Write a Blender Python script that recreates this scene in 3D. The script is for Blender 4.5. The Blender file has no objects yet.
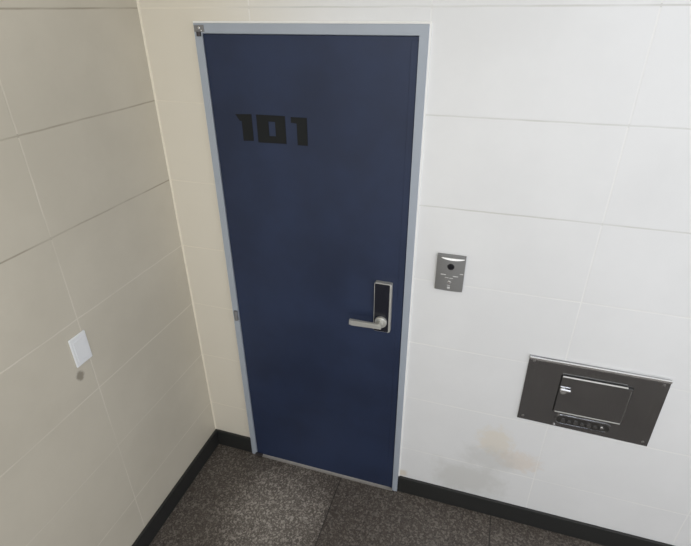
import bpy, bmesh, math, random
from mathutils import Vector, Matrix

random.seed(4)
scene = bpy.context.scene
COL = scene.collection
scene.view_settings.view_transform = 'Standard'
scene.view_settings.look = 'None'

def lin(r, g, b):
    def f(c):
        c /= 255.0
        return c / 12.92 if c <= 0.04045 else ((c + 0.055) / 1.055) ** 2.4
    return (f(r), f(g), f(b), 1.0)

# ------------------------------------------------------------------ objects
def tag(o, label=None, cat=None, kind=None):
    if label: o['label'] = label
    if cat: o['category'] = cat
    if kind: o['kind'] = kind
    return o

def empty(name, loc):
    o = bpy.data.objects.new(name, None)
    o.empty_display_size = 0.05
    o.location = loc
    COL.objects.link(o)
    return o

def mesh(name, bm, mat, parent=None, smooth=False, origin=(0, 0, 0)):
    bmesh.ops.recalc_face_normals(bm, faces=bm.faces)
    org = Vector(origin)
    # geometry is written in world coordinates; store it relative to its parent
    for v in bm.verts:
        v.co -= org
    me = bpy.data.meshes.new(name)
    bm.to_mesh(me); bm.free()
    if smooth:
        for p in me.polygons:
            p.use_smooth = True
    me.materials.append(mat)
    o = bpy.data.objects.new(name, me)
    COL.objects.link(o)
    if parent:
        o.parent = parent
        base = Vector((0, 0, 0)); q = parent
        while q:
            base += q.location; q = q.parent
        o.location = org - base
    else:
        o.location = org
    return o

def box(bm, x0, x1, y0, y1, z0, z1, bevel=0.0, seg=2):
    co = [(x, y, z) for x in (x0, x1) for y in (y0, y1) for z in (z0, z1)]
    v = [bm.verts.new(c) for c in co]
    fs = [(0, 1, 3, 2), (4, 6, 7, 5), (0, 4, 5, 1), (2, 3, 7, 6), (0, 2, 6, 4), (1, 5, 7, 3)]
    faces = [bm.faces.new([v[i] for i in f]) for f in fs]
    if bevel:
        edges = list({e for f in faces for e in f.edges})
        bmesh.ops.bevel(bm, geom=edges, offset=bevel, segments=seg, affect='EDGES', profile=0.5)

def cyl(bm, c, axis, r0, r1, length, n=32, cap_bevel=0.0):
    """cylinder from c along axis (unit), with rounded far cap if asked."""
    ax = Vector(axis).normalized()
    up = Vector((0, 0, 1)) if abs(ax.z) < 0.9 else Vector((1, 0, 0))
    a = ax.cross(up).normalized(); b = ax.cross(a)
    c = Vector(c)
    prof = [(0, r0), (length - cap_bevel, r1)]
    if cap_bevel:
        for k in range(1, 5):
            t = k / 4 * math.pi / 2
            prof.append((length - cap_bevel + cap_bevel * math.sin(t), r1 - cap_bevel * (1 - math.cos(t))))
    rings = []
    for d, r in prof:
        rings.append([bm.verts.new(c + ax * d + (a * math.cos(2 * math.pi * i / n) + b * math.sin(2 * math.pi * i / n)) * r) for i in range(n)])
    for p, q in zip(rings, rings[1:]):
        for i in range(n):
            bm.faces.new((p[i], p[(i + 1) % n], q[(i + 1) % n], q[i]))
    bm.faces.new(rings[0]); bm.faces.new(rings[-1])

def prism_xz(bm, pts, y0, y1, bevel=0.0):
    """polygon in the XZ plane extruded from y0 to y1"""
    f = [bm.verts.new((x, y0, z)) for x, z in pts]
    g = [bm.verts.new((x, y1, z)) for x, z in pts]
    n = len(pts)
    F = bm.faces.new(f); bm.faces.new(g)
    for i in range(n):
        bm.faces.new((f[i], f[(i + 1) % n], g[(i + 1) % n], g[i]))
    if bevel:
        bmesh.ops.bevel(bm, geom=list(F.edges), offset=bevel, segments=2, affect='EDGES')

def rrect(x0, x1, z0, z1, r, n=5):
    pts = []
    for cx, cz, a0 in ((x1 - r, z1 - r, 0), (x0 + r, z1 - r, 90), (x0 + r, z0 + r, 180), (x1 - r, z0 + r, 270)):
        for k in range(n + 1):
            a = math.radians(a0 + 90 * k / n)
            pts.append((cx + r * math.cos(a), cz + r * math.sin(a)))
    return pts

def ring_prism(bm, outer, inner, y0, y1):
    """closed band between two matching outlines in XZ, extruded in y"""
    n = len(outer)
    A = [bm.verts.new((x, y0, z)) for x, z in outer]; B = [bm.verts.new((x, y0, z)) for x, z in inner]
    C_ = [bm.verts.new((x, y1, z)) for x, z in outer]; D = [bm.verts.new((x, y1, z)) for x, z in inner]
    for i in range(n):
        j = (i + 1) % n
        bm.faces.new((A[i], A[j], B[j], B[i])); bm.faces.new((C_[i], C_[j], D[j], D[i]))
        bm.faces.new((A[i], A[j], C_[j], C_[i])); bm.faces.new((B[i], B[j], D[j], D[i]))

# ---------------------------------------------------------------- materials
class NT:
    def __init__(s, name):
        s.m = bpy.data.materials.new(name); s.m.use_nodes = True
        s.t = s.m.node_tree; s.n = s.t.nodes; s.l = s.t.links
        s.b = s.n['Principled BSDF']
    def node(s, kind, **kw):
        o = s.n.new(kind)
        for k, v in kw.items(): setattr(o, k, v)
        return o
    def put(s, sock, v):
        if hasattr(v, 'is_output'): s.l.new(v, sock)
        else: sock.default_value = v
    def math(s, op, a, b=0.0, c=0.0, clamp=False):
        o = s.node('ShaderNodeMath', operation=op, use_clamp=clamp)
        s.put(o.inputs[0], a); s.put(o.inputs[1], b); s.put(o.inputs[2], c)
        return o.outputs[0]
    def smooth(s, v, a, b, lo=0.0, hi=1.0):
        o = s.node('ShaderNodeMapRange', interpolation_type='SMOOTHSTEP')
        s.put(o.inputs[0], v); s.put(o.inputs[1], a); s.put(o.inputs[2], b); s.put(o.inputs[3], lo); s.put(o.inputs[4], hi)
        return o.outputs[0]
    def mix(s, f, a, b, mode='MIX'):
        o = s.node('ShaderNodeMix', data_type='RGBA', blend_type=mode)
        s.put(o.inputs[0], f); s.put(o.inputs[6], a); s.put(o.inputs[7], b)
        return o.outputs[2]
    def noise(s, vec, scale, detail=3.0, rough=0.55, off=(0, 0, 0), stretch=(1, 1, 1)):
        mp = s.node('ShaderNodeMapping'); s.put(mp.inputs[0], vec)
        mp.inputs[1].default_value = off; mp.inputs[3].default_value = stretch
        o = s.node('ShaderNodeTexNoise'); s.put(o.inputs['Vector'], mp.outputs[0])
        o.inputs['Scale'].default_value = scale; o.inputs['Detail'].default_value = detail; o.inputs['Roughness'].default_value = rough
        return o.outputs['Fac']
    def bump(s, h, strength, dist):
        o = s.node('ShaderNodeBump'); s.put(o.inputs['Height'], h)
        o.inputs['Strength'].default_value = strength; o.inputs['Distance'].default_value = dist
        s.l.new(o.outputs[0], s.b.inputs['Normal'])
    def pos(s):
        return s.node('ShaderNodeTexCoord').outputs['Object']
    def xyz(s, vec):
        o = s.node('ShaderNodeSeparateXYZ'); s.put(o.inputs[0], vec)
        return o.outputs
    def set(s, **kw):
        for k, v in kw.items(): s.put(s.b.inputs[k.replace('_', ' ')], v)
        return s.m

def plain(name, color, rough=0.5, metal=0.0, var=0.06, scale=30, spec=0.5):
    t = NT(name); p = t.pos()
    n = t.noise(p, scale)
    dark = tuple(c * (1 - var * 2) for c in color[:3]) + (1,)
    t.set(Base_Color=t.mix(n, dark, color), Roughness=t.math('MULTIPLY_ADD', n, 0.12, rough - 0.06), Metallic=metal)
    t.b.inputs['Specular IOR Level'].default_value = spec
    return t.m

COURSES = [2.456, 2.146, 1.836, 1.5246, 1.2258, 0.9248, 0.6225, 0.303]

def block_wall(name, axis, uprights, body, body_b, joint_low, joint_high, stains, cream=None):
    """painted block wall: flat joints between the courses and stacked uprights"""
    t = NT(name); p = t.pos(); X = t.xyz(p); h = X[axis]; z = X[2]
    wob = t.math('MULTIPLY', t.math('SUBTRACT', t.noise(p, 7.0, 2.0), 0.5), 0.004)
    zz = t.math('ADD', z, wob); hh = t.math('ADD', h, wob)
    dz = None
    for c in COURSES:
        d = t.math('ABSOLUTE', t.math('SUBTRACT', zz, c))
        dz = d if dz is None else t.math('MINIMUM', dz, d)
    dv = None
    for c in uprights:
        d = t.math('ABSOLUTE', t.math('SUBTRACT', hh, c))
        dv = d if dv is None else t.math('MINIMUM', dv, d)
    d = t.math('MINIMUM', dz, dv)
    line = t.smooth(d, 0.001, 0.0038, 1.0, 0.0)
    wear = t.smooth(t.noise(p, 3.1, 3.0, off=(3, 1, 2)), 0.33, 0.6, 0.35, 1.0)
    jl = t.math('MULTIPLY', line, wear)
    big = t.smooth(t.noise(p, 1.7, 4.0, 0.6, off=(1.3, 0.2, 0.7)), 0.35, 0.65)
    fine = t.noise(p, 55.0, 3.0)
    base = t.mix(t.math('MULTIPLY_ADD', fine, 0.25, t.math('MULTIPLY', big, 0.75)), body, body_b)
    jc = t.mix(t.math('MULTIPLY', t.smooth(z, 1.32, 1.48), t.smooth(dz, 0.004, 0.006, 1.0, 0.0)), joint_low, joint_high)
    if cream:
        jc = t.mix(t.smooth(h, 0.15, 0.6, 1.0, 0.0), jc, lin(228, 221, 207))  # joints take the same painted warm light
    if cream:
        base = t.mix(t.smooth(h, 0.15, 0.85, 1.0, 0.0), base, cream)  # warm light towards the corner, painted into the wall colour as cream
    col = t.mix(jl, base, jc)
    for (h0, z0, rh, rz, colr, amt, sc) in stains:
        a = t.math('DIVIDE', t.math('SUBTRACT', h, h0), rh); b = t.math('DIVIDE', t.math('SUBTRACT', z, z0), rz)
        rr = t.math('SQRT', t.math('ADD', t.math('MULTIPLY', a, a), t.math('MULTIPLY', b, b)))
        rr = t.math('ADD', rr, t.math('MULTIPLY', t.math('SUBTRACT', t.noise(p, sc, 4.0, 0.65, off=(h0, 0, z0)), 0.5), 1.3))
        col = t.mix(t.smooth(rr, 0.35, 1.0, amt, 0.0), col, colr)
    t.set(Base_Color=col, Roughness=t.math('MULTIPLY_ADD', big, 0.12, 0.42))
    hgt = t.math('MULTIPLY_ADD', line, -1.0, t.math('MULTIPLY', t.noise(p, 90.0, 2.0), 0.10))
    t.bump(hgt, 0.35, 0.0012)
    return t.m

M = {}
M['wall_back'] = block_wall('painted_block_white', 0, [0.43, 1.03, 1.6308, 2.23, 2.83],
    lin(228, 229, 231), lin(221, 222, 224), lin(233, 233, 233), lin(204, 204, 202),
    [(1.44, 0.47, 0.10, 0.11, lin(217, 204, 180), 0.42, 34), (1.55, 0.385, 0.12, 0.08, lin(216, 199, 180), 0.42, 36), (1.43, 0.36, 0.16, 0.10, lin(196, 196, 194), 0.5, 14), (1.35, 0.20, 0.22, 0.14, lin(194, 194, 191), 0.55, 11),
     (1.04, 0.13, 0.04, 0.03, lin(205, 190, 165), 0.5, 22)], lin(218, 212, 199))
M['wall_left'] = block_wall('painted_block_cream', 1, [-0.6098, -1.21, -1.81, -2.41],
    lin(197, 191, 178), lin(187, 181, 168), lin(208, 202, 190), lin(154, 146, 132),
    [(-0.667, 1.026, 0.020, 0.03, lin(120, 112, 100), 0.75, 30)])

def terrazzo():
    t = NT('speckled_terrazzo'); p = t.pos(); X = t.xyz(p)
    def vor(scale, off):
        mp = t.node('ShaderNodeMapping'); t.put(mp.inputs[0], p); mp.inputs[1].default_value = off
        v = t.node('ShaderNodeTexVoronoi'); t.put(v.inputs['Vector'], mp.outputs[0]); v.inputs['Scale'].default_value = scale
        s = t.node('ShaderNodeSeparateColor'); t.put(s.inputs[0], v.outputs['Color'])
        return s.outputs[0], s.outputs[1], v.outputs['Distance']
    r1, g1, d1 = vor(125, (0, 0, 0)); r2, g2, d2 = vor(210, (3, 1, 0))
    # where the chips show: floor highlight painted into the colour of the left tile
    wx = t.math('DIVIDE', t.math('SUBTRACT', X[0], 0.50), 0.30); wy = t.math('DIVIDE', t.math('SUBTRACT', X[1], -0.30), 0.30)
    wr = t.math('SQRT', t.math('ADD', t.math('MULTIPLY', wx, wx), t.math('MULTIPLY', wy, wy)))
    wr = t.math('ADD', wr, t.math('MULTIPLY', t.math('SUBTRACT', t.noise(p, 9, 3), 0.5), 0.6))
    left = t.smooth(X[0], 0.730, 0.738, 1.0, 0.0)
    highlight = t.math('MULTIPLY', t.smooth(wr, 0.25, 1.15, 1.0, 0.0), left)
    chip = t.smooth(r1, 0.62, 0.95); chip2 = t.smooth(r2, 0.6, 0.95)
    chips = t.math('MAXIMUM', chip, t.math('MULTIPLY', chip2, 0.7))
    base = t.mix(t.noise(p, 14, 4), lin(62, 55, 51), lin(84, 77, 71))
    base = t.mix(t.smooth(g1, 0.7, 0.9, 0.0, 0.6), base, lin(52, 47, 46))
    amt = t.math('MULTIPLY', chips, t.math('MULTIPLY_ADD', highlight, 0.72, 0.24))
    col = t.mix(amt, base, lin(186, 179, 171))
    col = t.mix(t.math('MULTIPLY', highlight, 0.36), col, lin(140, 134, 128))
    dj = None
    for c in (-0.016, 0.734, 1.486, 2.238, 2.99):
        d = t.math('ABSOLUTE', t.math('SUBTRACT', X[0], c)); dj = d if dj is None else t.math('MINIMUM', dj, d)
    for c in (-0.80, -1.55, -2.30):
        dj = t.math('MINIMUM', dj, t.math('ABSOLUTE', t.math('SUBTRACT', X[1], c)))
    ln = t.smooth(dj, 0.001, 0.0045, 1.0, 0.0)
    col = t.mix(t.math('MULTIPLY', ln, 0.85), col, lin(34, 31, 30))
    t.set(Base_Color=col, Roughness=t.math('MULTIPLY_ADD', t.noise(p, 20, 3), 0.2, 0.40))
    t.bump(t.math('MULTIPLY_ADD', ln, -1.0, t.math('MULTIPLY', r2, 0.12)), 0.4, 0.001)
    return t.m
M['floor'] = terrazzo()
M['ceiling'] = plain('ceiling_paint', lin(226, 224, 218), 0.8)
M['rubber'] = plain('black_baseboard_rubber', lin(40, 41, 41), 0.42, var=0.12, scale=22)
M['caulk'] = plain('pale_caulk', lin(226, 219, 203), 0.6, var=0.04)
M['sealant'] = plain('white_sealant', lin(244, 243, 241), 0.6, var=0.02)

def door_paint():
    t = NT('navy_door_paint'); p = t.pos()
    big = t.smooth(t.noise(p, 2.6, 4, 0.6), 0.3, 0.7); fine = t.noise(p, 140, 2)
    t.set(Base_Color=t.mix(big, lin(36, 45, 68), lin(42, 53, 80)), Roughness=t.math('MULTIPLY_ADD', big, 0.08, 0.40))
    t.b.inputs['Specular IOR Level'].default_value = 0.32
    t.bump(fine, 0.08, 0.0006)
    return t.m
M['door'] = door_paint()
M['frame'] = plain('grey_blue_frame_paint', lin(164, 172, 184), 0.40, var=0.05, scale=12)
M['digit'] = plain('black_stencil_paint', lin(24, 27, 29), 0.6, var=0.1, spec=0.25)
M['pivot'] = plain('worn_pivot_metal', lin(138, 138, 140), 0.5, metal=0.2, var=0.2, scale=60)
M['pivot_dark'] = plain('dark_pivot_metal', lin(66, 62, 64), 0.5, metal=0.3, var=0.2, scale=60)
M['threshold'] = plain('brushed_threshold_steel', lin(158, 154, 150), 0.45, metal=0.3, var=0.15, scale=40)
M['nickel'] = plain('satin_nickel', lin(206, 206, 202), 0.36, metal=0.55, var=0.04, scale=25)
M['lock_black'] = plain('black_lock_glass', lin(28, 30, 40), 0.22, var=0.05)
M['phone'] = None
def brushed(name, col, rough, metal, axis_stretch):
    t = NT(name); p = t.pos()
    s = t.noise(p, 60, 3, 0.6, stretch=axis_stretch)
    dark = tuple(c * 0.82 for c in col[:3]) + (1,)
    t.set(Base_Color=t.mix(s, dark, col), Metallic=metal, Roughness=t.math('MULTIPLY_ADD', s, 0.12, rough - 0.06))
    t.bump(s, 0.05, 0.0006)
    return t.m
M['phone'] = brushed('brushed_grey_metal', lin(150, 150, 150), 0.42, 0.75, (0.15, 1, 8))
M['chrome'] = plain('bright_chrome', lin(236, 236, 236), 0.14, metal=0.9, var=0.02)
M['lens'] = plain('black_lens', lin(20, 20, 26), 0.15)
M['mark'] = plain('pale_print', lin(205, 205, 205), 0.5, var=0.02)
def steel():
    t = NT('polished_steel_sheet'); p = t.pos()
    w = t.noise(p, 5.0, 2.0, 0.5); s = t.noise(p, 40, 3, 0.6, stretch=(6, 1, 0.2))
    t.set(Base_Color=t.mix(s, lin(150, 150, 151), lin(172, 173, 175)), Metallic=1.0, Roughness=t.math('MULTIPLY_ADD', s, 0.08, 0.13))
    t.bump(w, 0.5, 0.012)
    return t.m
M['steel'] = steel()
M['slot'] = brushed('dull_slot_steel', lin(96, 95, 94), 0.35, 0.9, (3, 1, 3))
M['edge'] = plain('dull_edge_steel', lin(140, 138, 136), 0.4, metal=0.8)
M['dark_gap'] = plain('dark_gap', lin(30, 29, 28), 0.6)
M['plastic'] = plain('white_plastic', lin(226, 228, 232), 0.45, var=0.02)

# ------------------------------------------------------------------ setting
XR, YF, ZC = 3.3, -3.0, 2.60
OX0, OX1, OZ = 0.236, 1.012, 2.085         # opening for the door
bm = bmesh.new(); box(bm, -0.12, XR, YF, 0.0, -0.1, 0.0)
box(bm, OX0, OX1, 0.0, 0.12, -0.1, 0.0)
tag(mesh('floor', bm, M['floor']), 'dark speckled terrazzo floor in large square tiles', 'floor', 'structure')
bm = bmesh.new(); box(bm, -0.12, 0.0, YF, 0.12, 0.0, ZC)
tag(mesh('wall_left', bm, M['wall_left']), 'cream painted block wall on the left of the door', 'wall', 'structure')
bm = bmesh.new()
box(bm, 0.0, OX0, 0.0, 0.12, 0.0, ZC); box(bm, OX1, XR, 0.0, 0.12, 0.0, ZC); box(bm, OX0, OX1, 0.0, 0.12, OZ, ZC)
tag(mesh('wall_back', bm, M['wall_back']), 'white painted block wall holding the navy door', 'wall', 'structure')
bm = bmesh.new(); box(bm, -0.12, XR, YF, 0.12, ZC, ZC + 0.1)
tag(mesh('ceiling', bm, M['ceiling']), 'pale flat ceiling above the doorway', 'ceiling', 'structure')

BH, BT = 0.105, 0.0125
bm = bmesh.new(); box(bm, 0.0, BT, YF, 0.0, 0.0, BH, 0.003)
tag(mesh('baseboard_left', bm, M['rubber']), 'black baseboard along the cream left wall', 'baseboard', 'structure')
bm = bmesh.new(); box(bm, BT, 0.2195, -BT, 0.0, 0.0, BH, 0.003)
tag(mesh('baseboard_back_left', bm, M['rubber']), 'short black baseboard piece between the corner and the door frame', 'baseboard', 'structure')
bm = bmesh.new(); box(bm, 1.0295, XR, -BT, 0.0, 0.0, BH, 0.003)
tag(mesh('baseboard_back_right', bm, M['rubber']), 'long black baseboard right of the navy door', 'baseboard', 'structure')
bm = bmesh.new()
v = [[bm.verts.new(c) for c in ((0, 0, z), (0.0055, 0, z), (0.0038, -0.0038, z), (0, -0.0055, z))] for z in (BH, ZC)]
for i in range(4):
    bm.faces.new((v[0][i], v[0][(i + 1) % 4], v[1][(i + 1) % 4], v[1][i]))
bm.faces.new(v[0]); bm.faces.new(v[1])
tag(mesh('trim_1', bm, M['caulk']), 'pale caulk bead running up the corner of the two walls', 'trim', 'structure')

# --------------------------------------------------------------------- door
FX0, FX1, FZ = 0.221, 1.028, 2.10           # outer edge of the frame
FW, FWR, FY = 0.0285, 0.0255, -0.0166
door = tag(empty('door_1', (0.6245, 0.0, 0.0)), 'navy blue flush door numbered 101 in a grey metal frame', 'door', 'structure')
bm = bmesh.new()
prism_xz(bm, [(FX0, 0.0), (FX0, FZ), (FX1, FZ), (FX1, 0.0), (FX1 - FWR, 0.0), (FX1 - FWR, FZ - FW), (FX0 + FW, FZ - FW), (FX0 + FW, 0.0)], FY, 0.0, 0.002)
# stop behind the leaf, inside the opening
box(bm, OX0 + 0.001, OX0 + 0.028, 0.0, 0.09, 0.0, OZ - 0.001); box(bm, OX1 - 0.028, OX1 - 0.001, 0.0, 0.09, 0.0, OZ - 0.001)
box(bm, OX0 + 0.028, OX1 - 0.028, 0.0, 0.09, OZ - 0.028, OZ - 0.001)
fr = mesh('door_frame', bm, M['frame'], door)
bm = bmesh.new()
w = 0.0065
box(bm, FX0 - w, FX0, -0.006, 0.0, BH, FZ + w); box(bm, FX1, FX1 + w, -0.006, 0.0, BH, FZ + w)
box(bm, FX0, FX1, -0.006, 0.0, FZ, FZ + w)
tag(mesh('sealant_bead', bm, M['sealant'], fr), 'white sealant line around the frame')

LX0, LX1, LZ1 = FX0 + FW + 0.002, FX1 - FWR - 0.0015, FZ - FW - 0.005
LY = -0.011
bm = bmesh.new(); box(bm, LX0, LX1, LY, -0.0005, 0.012, LZ1, 0.0015)
leaf = mesh('door_leaf', bm, M['door'], door)
bm = bmesh.new(); box(bm, 0.9765, LX1 - 0.002, LY - 0.0012, LY + 0.001, 0.014, LZ1 - 0.012, 0.0006, 1)
mesh('edge_strip', bm, M['door'], leaf)
bm = bmesh.new(); box(bm, FX0 + FW - 0.002, FX1 - FWR + 0.001, -0.0205, -0.0005, 0.0, 0.0035, 0.0015)
mesh('threshold', bm, M['threshold'], door)
DY0, DY1 = LY - 0.0012, LY + 0.0004
bm = bmesh.new(); prism_xz(bm, [(0.343, 1.8055), (0.4085, 1.8085), (0.4085, 1.713), (0.3665, 1.7105), (0.3665, 1.782), (0.359, 1.782)], DY0, DY1)
tag(mesh('digit', bm, M['digit'], leaf), 'black stencilled 1, first of the number')
bm = bmesh.new()
ring_prism(bm, [(0.427, 1.8085), (0.5395, 1.8085), (0.5395, 1.7105), (0.427, 1.7085)], [(0.4735, 1.786), (0.4995, 1.786), (0.4995, 1.735), (0.4735, 1.735)], DY0, DY1)
tag(mesh('digit', bm, M['digit'], leaf), 'black stencilled squared 0')
bm = bmesh.new(); prism_xz(bm, [(0.5615, 1.8065), (0.6225, 1.8065), (0.6225, 1.709), (0.583, 1.709), (0.583, 1.785), (0.5615, 1.787)], DY0, DY1)
tag(mesh('digit', bm, M['digit'], leaf), 'black stencilled 1, last of the number')
# pivots on the hinge side
bm = bmesh.new()
box(bm, 0.2235, 0.262, -0.0190, FY + 0.001, 2.0735, 2.0945, 0.001)
top_pivot = mesh('pivot_hinge', bm, M['pivot'], door)
bm = bmesh.new(); cyl(bm, (0.2445, -0.0188, 2.086), (0, -1, 0), 0.0042, 0.004, 0.003, 16, 0.001)
mesh('screw', bm, M['chrome'], top_pivot)
bm = bmesh.new(); cyl(bm, (0.251, -0.0188, 2.0775), (0, -1, 0), 0.003, 0.003, 0.002, 16, 0.001)
mesh('screw', bm, M['chrome'], top_pivot)
bm = bmesh.new(); cyl(bm, (0.240, -0.0175, 2.060), (0, 0, 1), 0.0085, 0.0085, 0.0135, 20)
tag(mesh('pivot_pin', bm, M['pivot_dark'], top_pivot), 'dark pivot pin')
bm = bmesh.new()
cyl(bm, (0.239, -0.0195, 0.888), (0, 0, 1), 0.0095, 0.0095, 0.026, 20, 0.003)
cyl(bm, (0.239, -0.0195, 0.915), (0, 0, 1), 0.0095, 0.0095, 0.022, 20, 0.003)
mesh('pivot_hinge', bm, M['pivot'], door)
bm = bmesh.new()
box(bm, 0.244, 0.285, -0.027, -0.0115, 0.0052, 0.018, 0.003)
mesh('pivot_hinge', bm, M['pivot_dark'], door)

# digital lock with lever
LKX0, LKX1, LKZ0, LKZ1 = 0.886, 0.956, 0.972, 1.200
LKY = -0.030
lock = mesh('digital_lock', (lambda b: (prism_xz(b, rrect(LKX0, LKX1, LKZ0, LKZ1, 0.007), LKY, LY, 0.002), b)[1])(bmesh.new()), M['nickel'], door)
tag(lock, 'slim digital lock with silver rim')
bm = bmesh.new(); prism_xz(bm, rrect(LKX0 + 0.0022, LKX1 - 0.0080, LKZ0 + 0.0012, LKZ1 - 0.004, 0.004), LKY - 0.0006, LKY + 0.001)
tag(mesh('keypad_panel', bm, M['lock_black'], lock), 'glossy black keypad panel')
HX, HZ = 0.9175, 1.021
bm = bmesh.new()
cyl(bm, (HX, LKY, HZ), (0, -1, 0), 0.0255, 0.0245, 0.012, 40, 0.003)
cyl(bm, (HX, LKY - 0.011, HZ), (0, -1, 0), 0.0115, 0.0115, 0.026, 28)
mesh('handle_rose', bm, M['nickel'], lock, smooth=False)
bm = bmesh.new()
y1 = LKY - 0.030; y0 = y1 - 0.013
prism_xz(bm, [(0.794, HZ + 0.011), (0.793, HZ - 0.012), (0.806, HZ - 0.013), (0.927, HZ - 0.011), (0.929, HZ + 0.009), (0.806, HZ + 0.011)], y0, y1, 0.003)
mesh('lever_handle', bm, M['nickel'], lock)

# ----------------------------------------------------------------- intercom
PX0, PX1, PZ0, PZ1, PY = 1.117, 1.220, 1.2035, 1.3485, -0.014
ph = tag(empty('intercom', ((PX0 + PX1) / 2, 0, PZ0)), 'small grey brushed metal door intercom with camera on the white wall', 'intercom')
bm = bmesh.new()
# gently bowed front plate
n = 10; front = []; back = []
for k in range(n + 1):
    t = k / n; x = PX0 + (PX1 - PX0) * t; y = PY - 0.004 * (1 - (2 * t - 1) ** 2)
    front.append((x, y))
V = [[bm.verts.new((x, y, z)) for z in (PZ0, PZ1)] for x, y in front]
W = [[bm.verts.new((x, 0.001, z)) for z in (PZ0, PZ1)] for x, y in front]
for i in range(n):
    bm.faces.new((V[i][0], V[i + 1][0], V[i + 1][1], V[i][1])); bm.faces.new((W[i][0], W[i][1], W[i + 1][1], W[i + 1][0]))
    bm.faces.new((V[i][1], V[i + 1][1], W[i + 1][1], W[i][1])); bm.faces.new((V[i][0], W[i][0], W[i + 1][0], V[i + 1][0]))
bm.faces.new((V[0][0], V[0][1], W[0][1], W[0][0])); bm.faces.new((V[n][0], W[n][0], W[n][1], V[n][1]))
mesh('housing', bm, M['phone'], ph)
bm = bmesh.new()
# bright curved light band under the top edge
m_ = 16; top = []; bot = []
for k in range(m_ + 1):
    t = k / m_; x = PX0 + 0.016 + (PX1 - PX0 - 0.020) * t
    zz = PZ1 - 0.0075; sag = 0.0062 * (1 - (2 * t - 1) ** 2) 
    yb = PY - 0.004 * (1 - (2 * (x - PX0) / (PX1 - PX0) - 1) ** 2)
    top.append((x, yb, zz)); bot.append((x, yb, zz - 0.002 - sag))
for off in (0.0,):
    A = [bm.verts.new((x, y - 0.0012, z)) for x, y, z in top]; B = [bm.verts.new((x, y - 0.0024, z)) for x, y, z in bot]
    A2 = [bm.verts.new((x, y + 0.001, z)) for x, y, z in top]; B2 = [bm.verts.new((x, y + 0.001, z)) for x, y, z in bot]
    for i in range(m_):
        bm.faces.new((A[i], A[i + 1], B[i + 1], B[i])); bm.faces.new((A2[i], A2[i + 1], A[i + 1], A[i]))
        bm.faces.new((B2[i], B2[i + 1], B[i + 1], B[i])); bm.faces.new((A2[i], B2[i], B2[i + 1], A2[i + 1]))
    bm.faces.new((A[0], B[0], B2[0], A2[0])); bm.faces.new((A[-1], A2[-1], B2[-1], B[-1]))
tag(mesh('visor_band', bm, M['chrome'], ph), 'bright chrome visor band')
pcx = (PX0 + PX1) / 2; yf = PY - 0.004
bm = bmesh.new(); cyl(bm, (pcx + 0.001, yf + 0.001, 1.306), (0, -1, 0), 0.0135, 0.012, 0.004, 32, 0.0015)
tag(mesh('camera_lens', bm, M['lens'], ph), 'black camera lens')
bm = bmesh.new(); cyl(bm, (pcx + 0.001, yf + 0.001, 1.2405), (0, -1, 0), 0.0075, 0.0065, 0.003, 28, 0.001)
tag(mesh('call_button', bm, M['chrome'], ph), 'round silver call button')
bm = bmesh.new(); box(bm, pcx - 0.005, pcx + 0.005, yf - 0.0012, yf + 0.001, 1.2135, 1.2215, 0.0008, 1)
box(bm, pcx - 0.006, pcx + 0.005, yf - 0.0008, yf + 0.001, 1.2265, 1.2285)
mesh('bell_mark', bm, M['mark'], ph)
bm = bmesh.new()
for (a, b, z0, z1) in ((-0.033, -0.014, 1.2695, 1.2725), (0.012, 0.031, 1.2665, 1.2695), (-0.017, -0.003, 1.2585, 1.2605), (0.000, 0.013, 1.258, 1.260), (0.036, 0.048, 1.278, 1.281)):
    yb = PY - 0.004 * (1 - ((a + b) / (PX1 - PX0)) ** 2)
    box(bm, pcx + a, pcx + b, yb - 0.0010, yb + 0.001, z0, z1)
mesh('printed_mark', bm, M['mark'], ph)

# --------------------------------------------------- stainless hatch in wall
hatch = tag(empty('wall_hatch', (1.745, 0, 0.637)), 'polished stainless steel hatch plate with small flap low on the white wall', 'hatch')
bm = bmesh.new(); prism_xz(bm, [(1.503, 0.9665), (1.988, 0.962), (1.992, 0.632), (1.506, 0.643)], -0.007, 0.0, 0.0015)
mesh('face_plate', bm, M['steel'], hatch)
bm = bmesh.new(); box(bm, 1.5035, 1.988, -0.0145, -0.0068, 0.9545, 0.966, 0.0015)
tag(mesh('top_lip', bm, M['chrome'], hatch), 'bright folded top edge')
FLX0, FLX1, FLZ0, FLZ1 = 1.632, 1.876, 0.722, 0.900
bm = bmesh.new(); prism_xz(bm, rrect(FLX0 - 0.004, FLX1 + 0.004, FLZ0 - 0.004, FLZ1 + 0.004, 0.004), -0.0078, -0.0065)
mesh('flap_gap', bm, M['dark_gap'], hatch)
bm = bmesh.new(); prism_xz(bm, rrect(FLX0, FLX1, FLZ0, FLZ1, 0.004), -0.0155, -0.0070, 0.002)
flap = mesh('flap', bm, M['steel'], hatch)
bm = bmesh.new()
cyl(bm, (FLX0 + 0.002, -0.015, FLZ1 + 0.002), (1, 0, 0), 0.0035, 0.0035, FLX1 - FLX0 - 0.02, 16)
tag(mesh('hinge_rod', bm, M['nickel'], flap), 'bright hinge rod along the top of the flap')
bm = bmesh.new(); box(bm, FLX0 + 0.004, FLX1 - 0.003, -0.0168, -0.014, FLZ0 + 0.0005, FLZ0 + 0.0055, 0.001)  # thin bar standing in for the highlight on the flap's bottom bevel
tag(mesh('bottom_highlight', bm, M['nickel'], flap), 'bright bar added as the highlight along the bottom bevel')
bm = bmesh.new(); box(bm, FLX1 - 0.0045, FLX1 - 0.001, -0.0165, -0.014, FLZ0 + 0.007, FLZ1 - 0.012, 0.001)  # thin bar standing in for the side bevel's highlight
tag(mesh('side_highlight', bm, M['edge'], flap), 'dull bar added as the highlight along the side bevel')
bm = bmesh.new()
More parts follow.
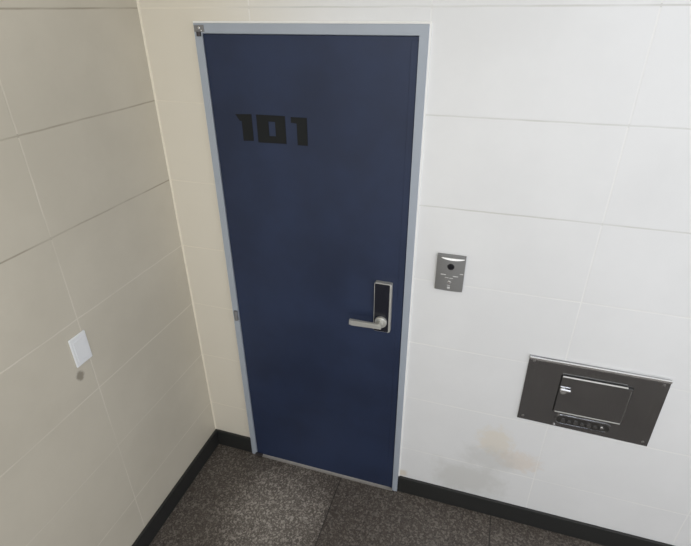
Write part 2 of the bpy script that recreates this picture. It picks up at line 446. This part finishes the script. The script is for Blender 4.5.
cyl(bm, (FLX0 + 0.014, -0.015, 0.835), (0, -1, 0), 0.013, 0.012, 0.011, 28, 0.003)
box(bm, FLX0 + 0.002, FLX0 + 0.040, -0.027, -0.020, 0.838, 0.847, 0.002)
tag(mesh('latch', bm, M['chrome'], flap), 'small bright latch knob')
bm = bmesh.new()
ring_prism(bm, rrect(1.644, 1.852, 0.655, 0.706, 0.024), rrect(1.650, 1.846, 0.661, 0.700, 0.018), -0.0100, -0.0065)
mesh('slot_rim', bm, M['steel'], hatch)
bm = bmesh.new(); prism_xz(bm, rrect(1.652, 1.844, 0.663, 0.698, 0.016), -0.0082, -0.0066)
mesh('slot_panel', bm, M['slot'], hatch)
bm = bmesh.new()
for k in range(7):
    xx = 1.668 + k * 0.024
    prism_xz(bm, rrect(xx, xx + 0.016, 0.669 + 0.004 * (k % 2), 0.684 + 0.005 * ((k + 1) % 2), 0.004), -0.0108, -0.008)
mesh('embossed_grip', bm, M['steel'], hatch)
bm = bmesh.new(); cyl(bm, (1.817, -0.008, 0.684), (0, -1, 0), 0.006, 0.005, 0.006, 20, 0.002)
tag(mesh('rivet', bm, M['chrome'], hatch), 'bright rivet at the right end of the slot')
bm = bmesh.new(); cyl(bm, (1.648, -0.007, 0.650), (0, -1, 0), 0.004, 0.004, 0.004, 16, 0.001)
tag(mesh('rivet', bm, M['chrome'], hatch), 'bright rivet at the left end of the slot')
for sx, sz in ((1.522, 0.945), (1.968, 0.940), (1.526, 0.662), (1.972, 0.652)):
    bm = bmesh.new(); cyl(bm, (sx, -0.0068, sz), (0, -1, 0), 0.0055, 0.005, 0.003, 20, 0.0012)
    mesh('screw', bm, M['edge'], hatch)

# -------------------------------------------------------------- switch plate
SY0, SY1, SZ0, SZ1 = -0.670, -0.600, 1.064, 1.178
sw = tag(empty('switch_plate', (0, (SY0 + SY1) / 2, SZ0)), 'white plastic switch plate on the cream left wall', 'switch')
bm = bmesh.new(); box(bm, 0.0, 0.007, SY0, SY1, SZ0, SZ1, 0.003, 3)
mesh('cover', bm, M['plastic'], sw)
bm = bmesh.new(); box(bm, 0.0065, 0.0082, SY0 + 0.010, SY1 - 0.010, SZ0 + 0.018, SZ1 - 0.018, 0.0012, 2)
mesh('rocker', bm, M['plastic'], sw)

# --------------------------------------------------------------------- light
def area(name, loc, target, size, energy, color):
    l = bpy.data.lights.new(name, 'AREA'); l.shape = 'DISK'; l.size = size; l.energy = energy; l.color = color
    o = bpy.data.objects.new(name, l); o.location = loc
    o.rotation_euler = (Vector(target) - Vector(loc)).to_track_quat('-Z', 'Y').to_euler()
    COL.objects.link(o)
    return o
area('ceiling_lamp', (1.9, -2.2, 2.57), (1.6, 0.0, 1.0), 0.9, 20.5, (0.84, 0.88, 1.0))
area('ceiling_lamp_near', (2.2, -1.1, 2.57), (1.9, -0.3, 0.9), 0.9, 4.6, (0.90, 0.95, 1.0))
area('ceiling_lamp_warm', (0.75, -1.7, 2.57), (0.1, -0.2, 1.2), 0.7, 8.2, (1.0, 0.95, 0.75))
wd = bpy.data.worlds.new('World'); scene.world = wd; wd.use_nodes = True
wd.node_tree.nodes['Background'].inputs[0].default_value = (1.0, 1.0, 0.985, 1)
wd.node_tree.nodes['Background'].inputs[1].default_value = 1.225

# -------------------------------------------------------------------- camera
cam = bpy.data.cameras.new('camera'); co = bpy.data.objects.new('camera', cam); COL.objects.link(co)
cam.sensor_fit = 'HORIZONTAL'; cam.sensor_width = 36.0; cam.lens = 36.0 * 486.379 / 691.0
cam.clip_start = 0.02
RX = Vector((0.9538904586786955, 0.30011732359646764, -0.004752359313129536))
RY = Vector((-0.14004527687693333, 0.45901118593376417, 0.8773232309771254))
RZ = Vector((0.26548128609416344, -0.8362047137304194, 0.47987640436764184))
mt = Matrix((RX, RY, RZ)).transposed().to_4x4(); mt.translation = Vector((1.27780816, -1.63871632, 2.14583656))
co.matrix_world = mt
scene.camera = co
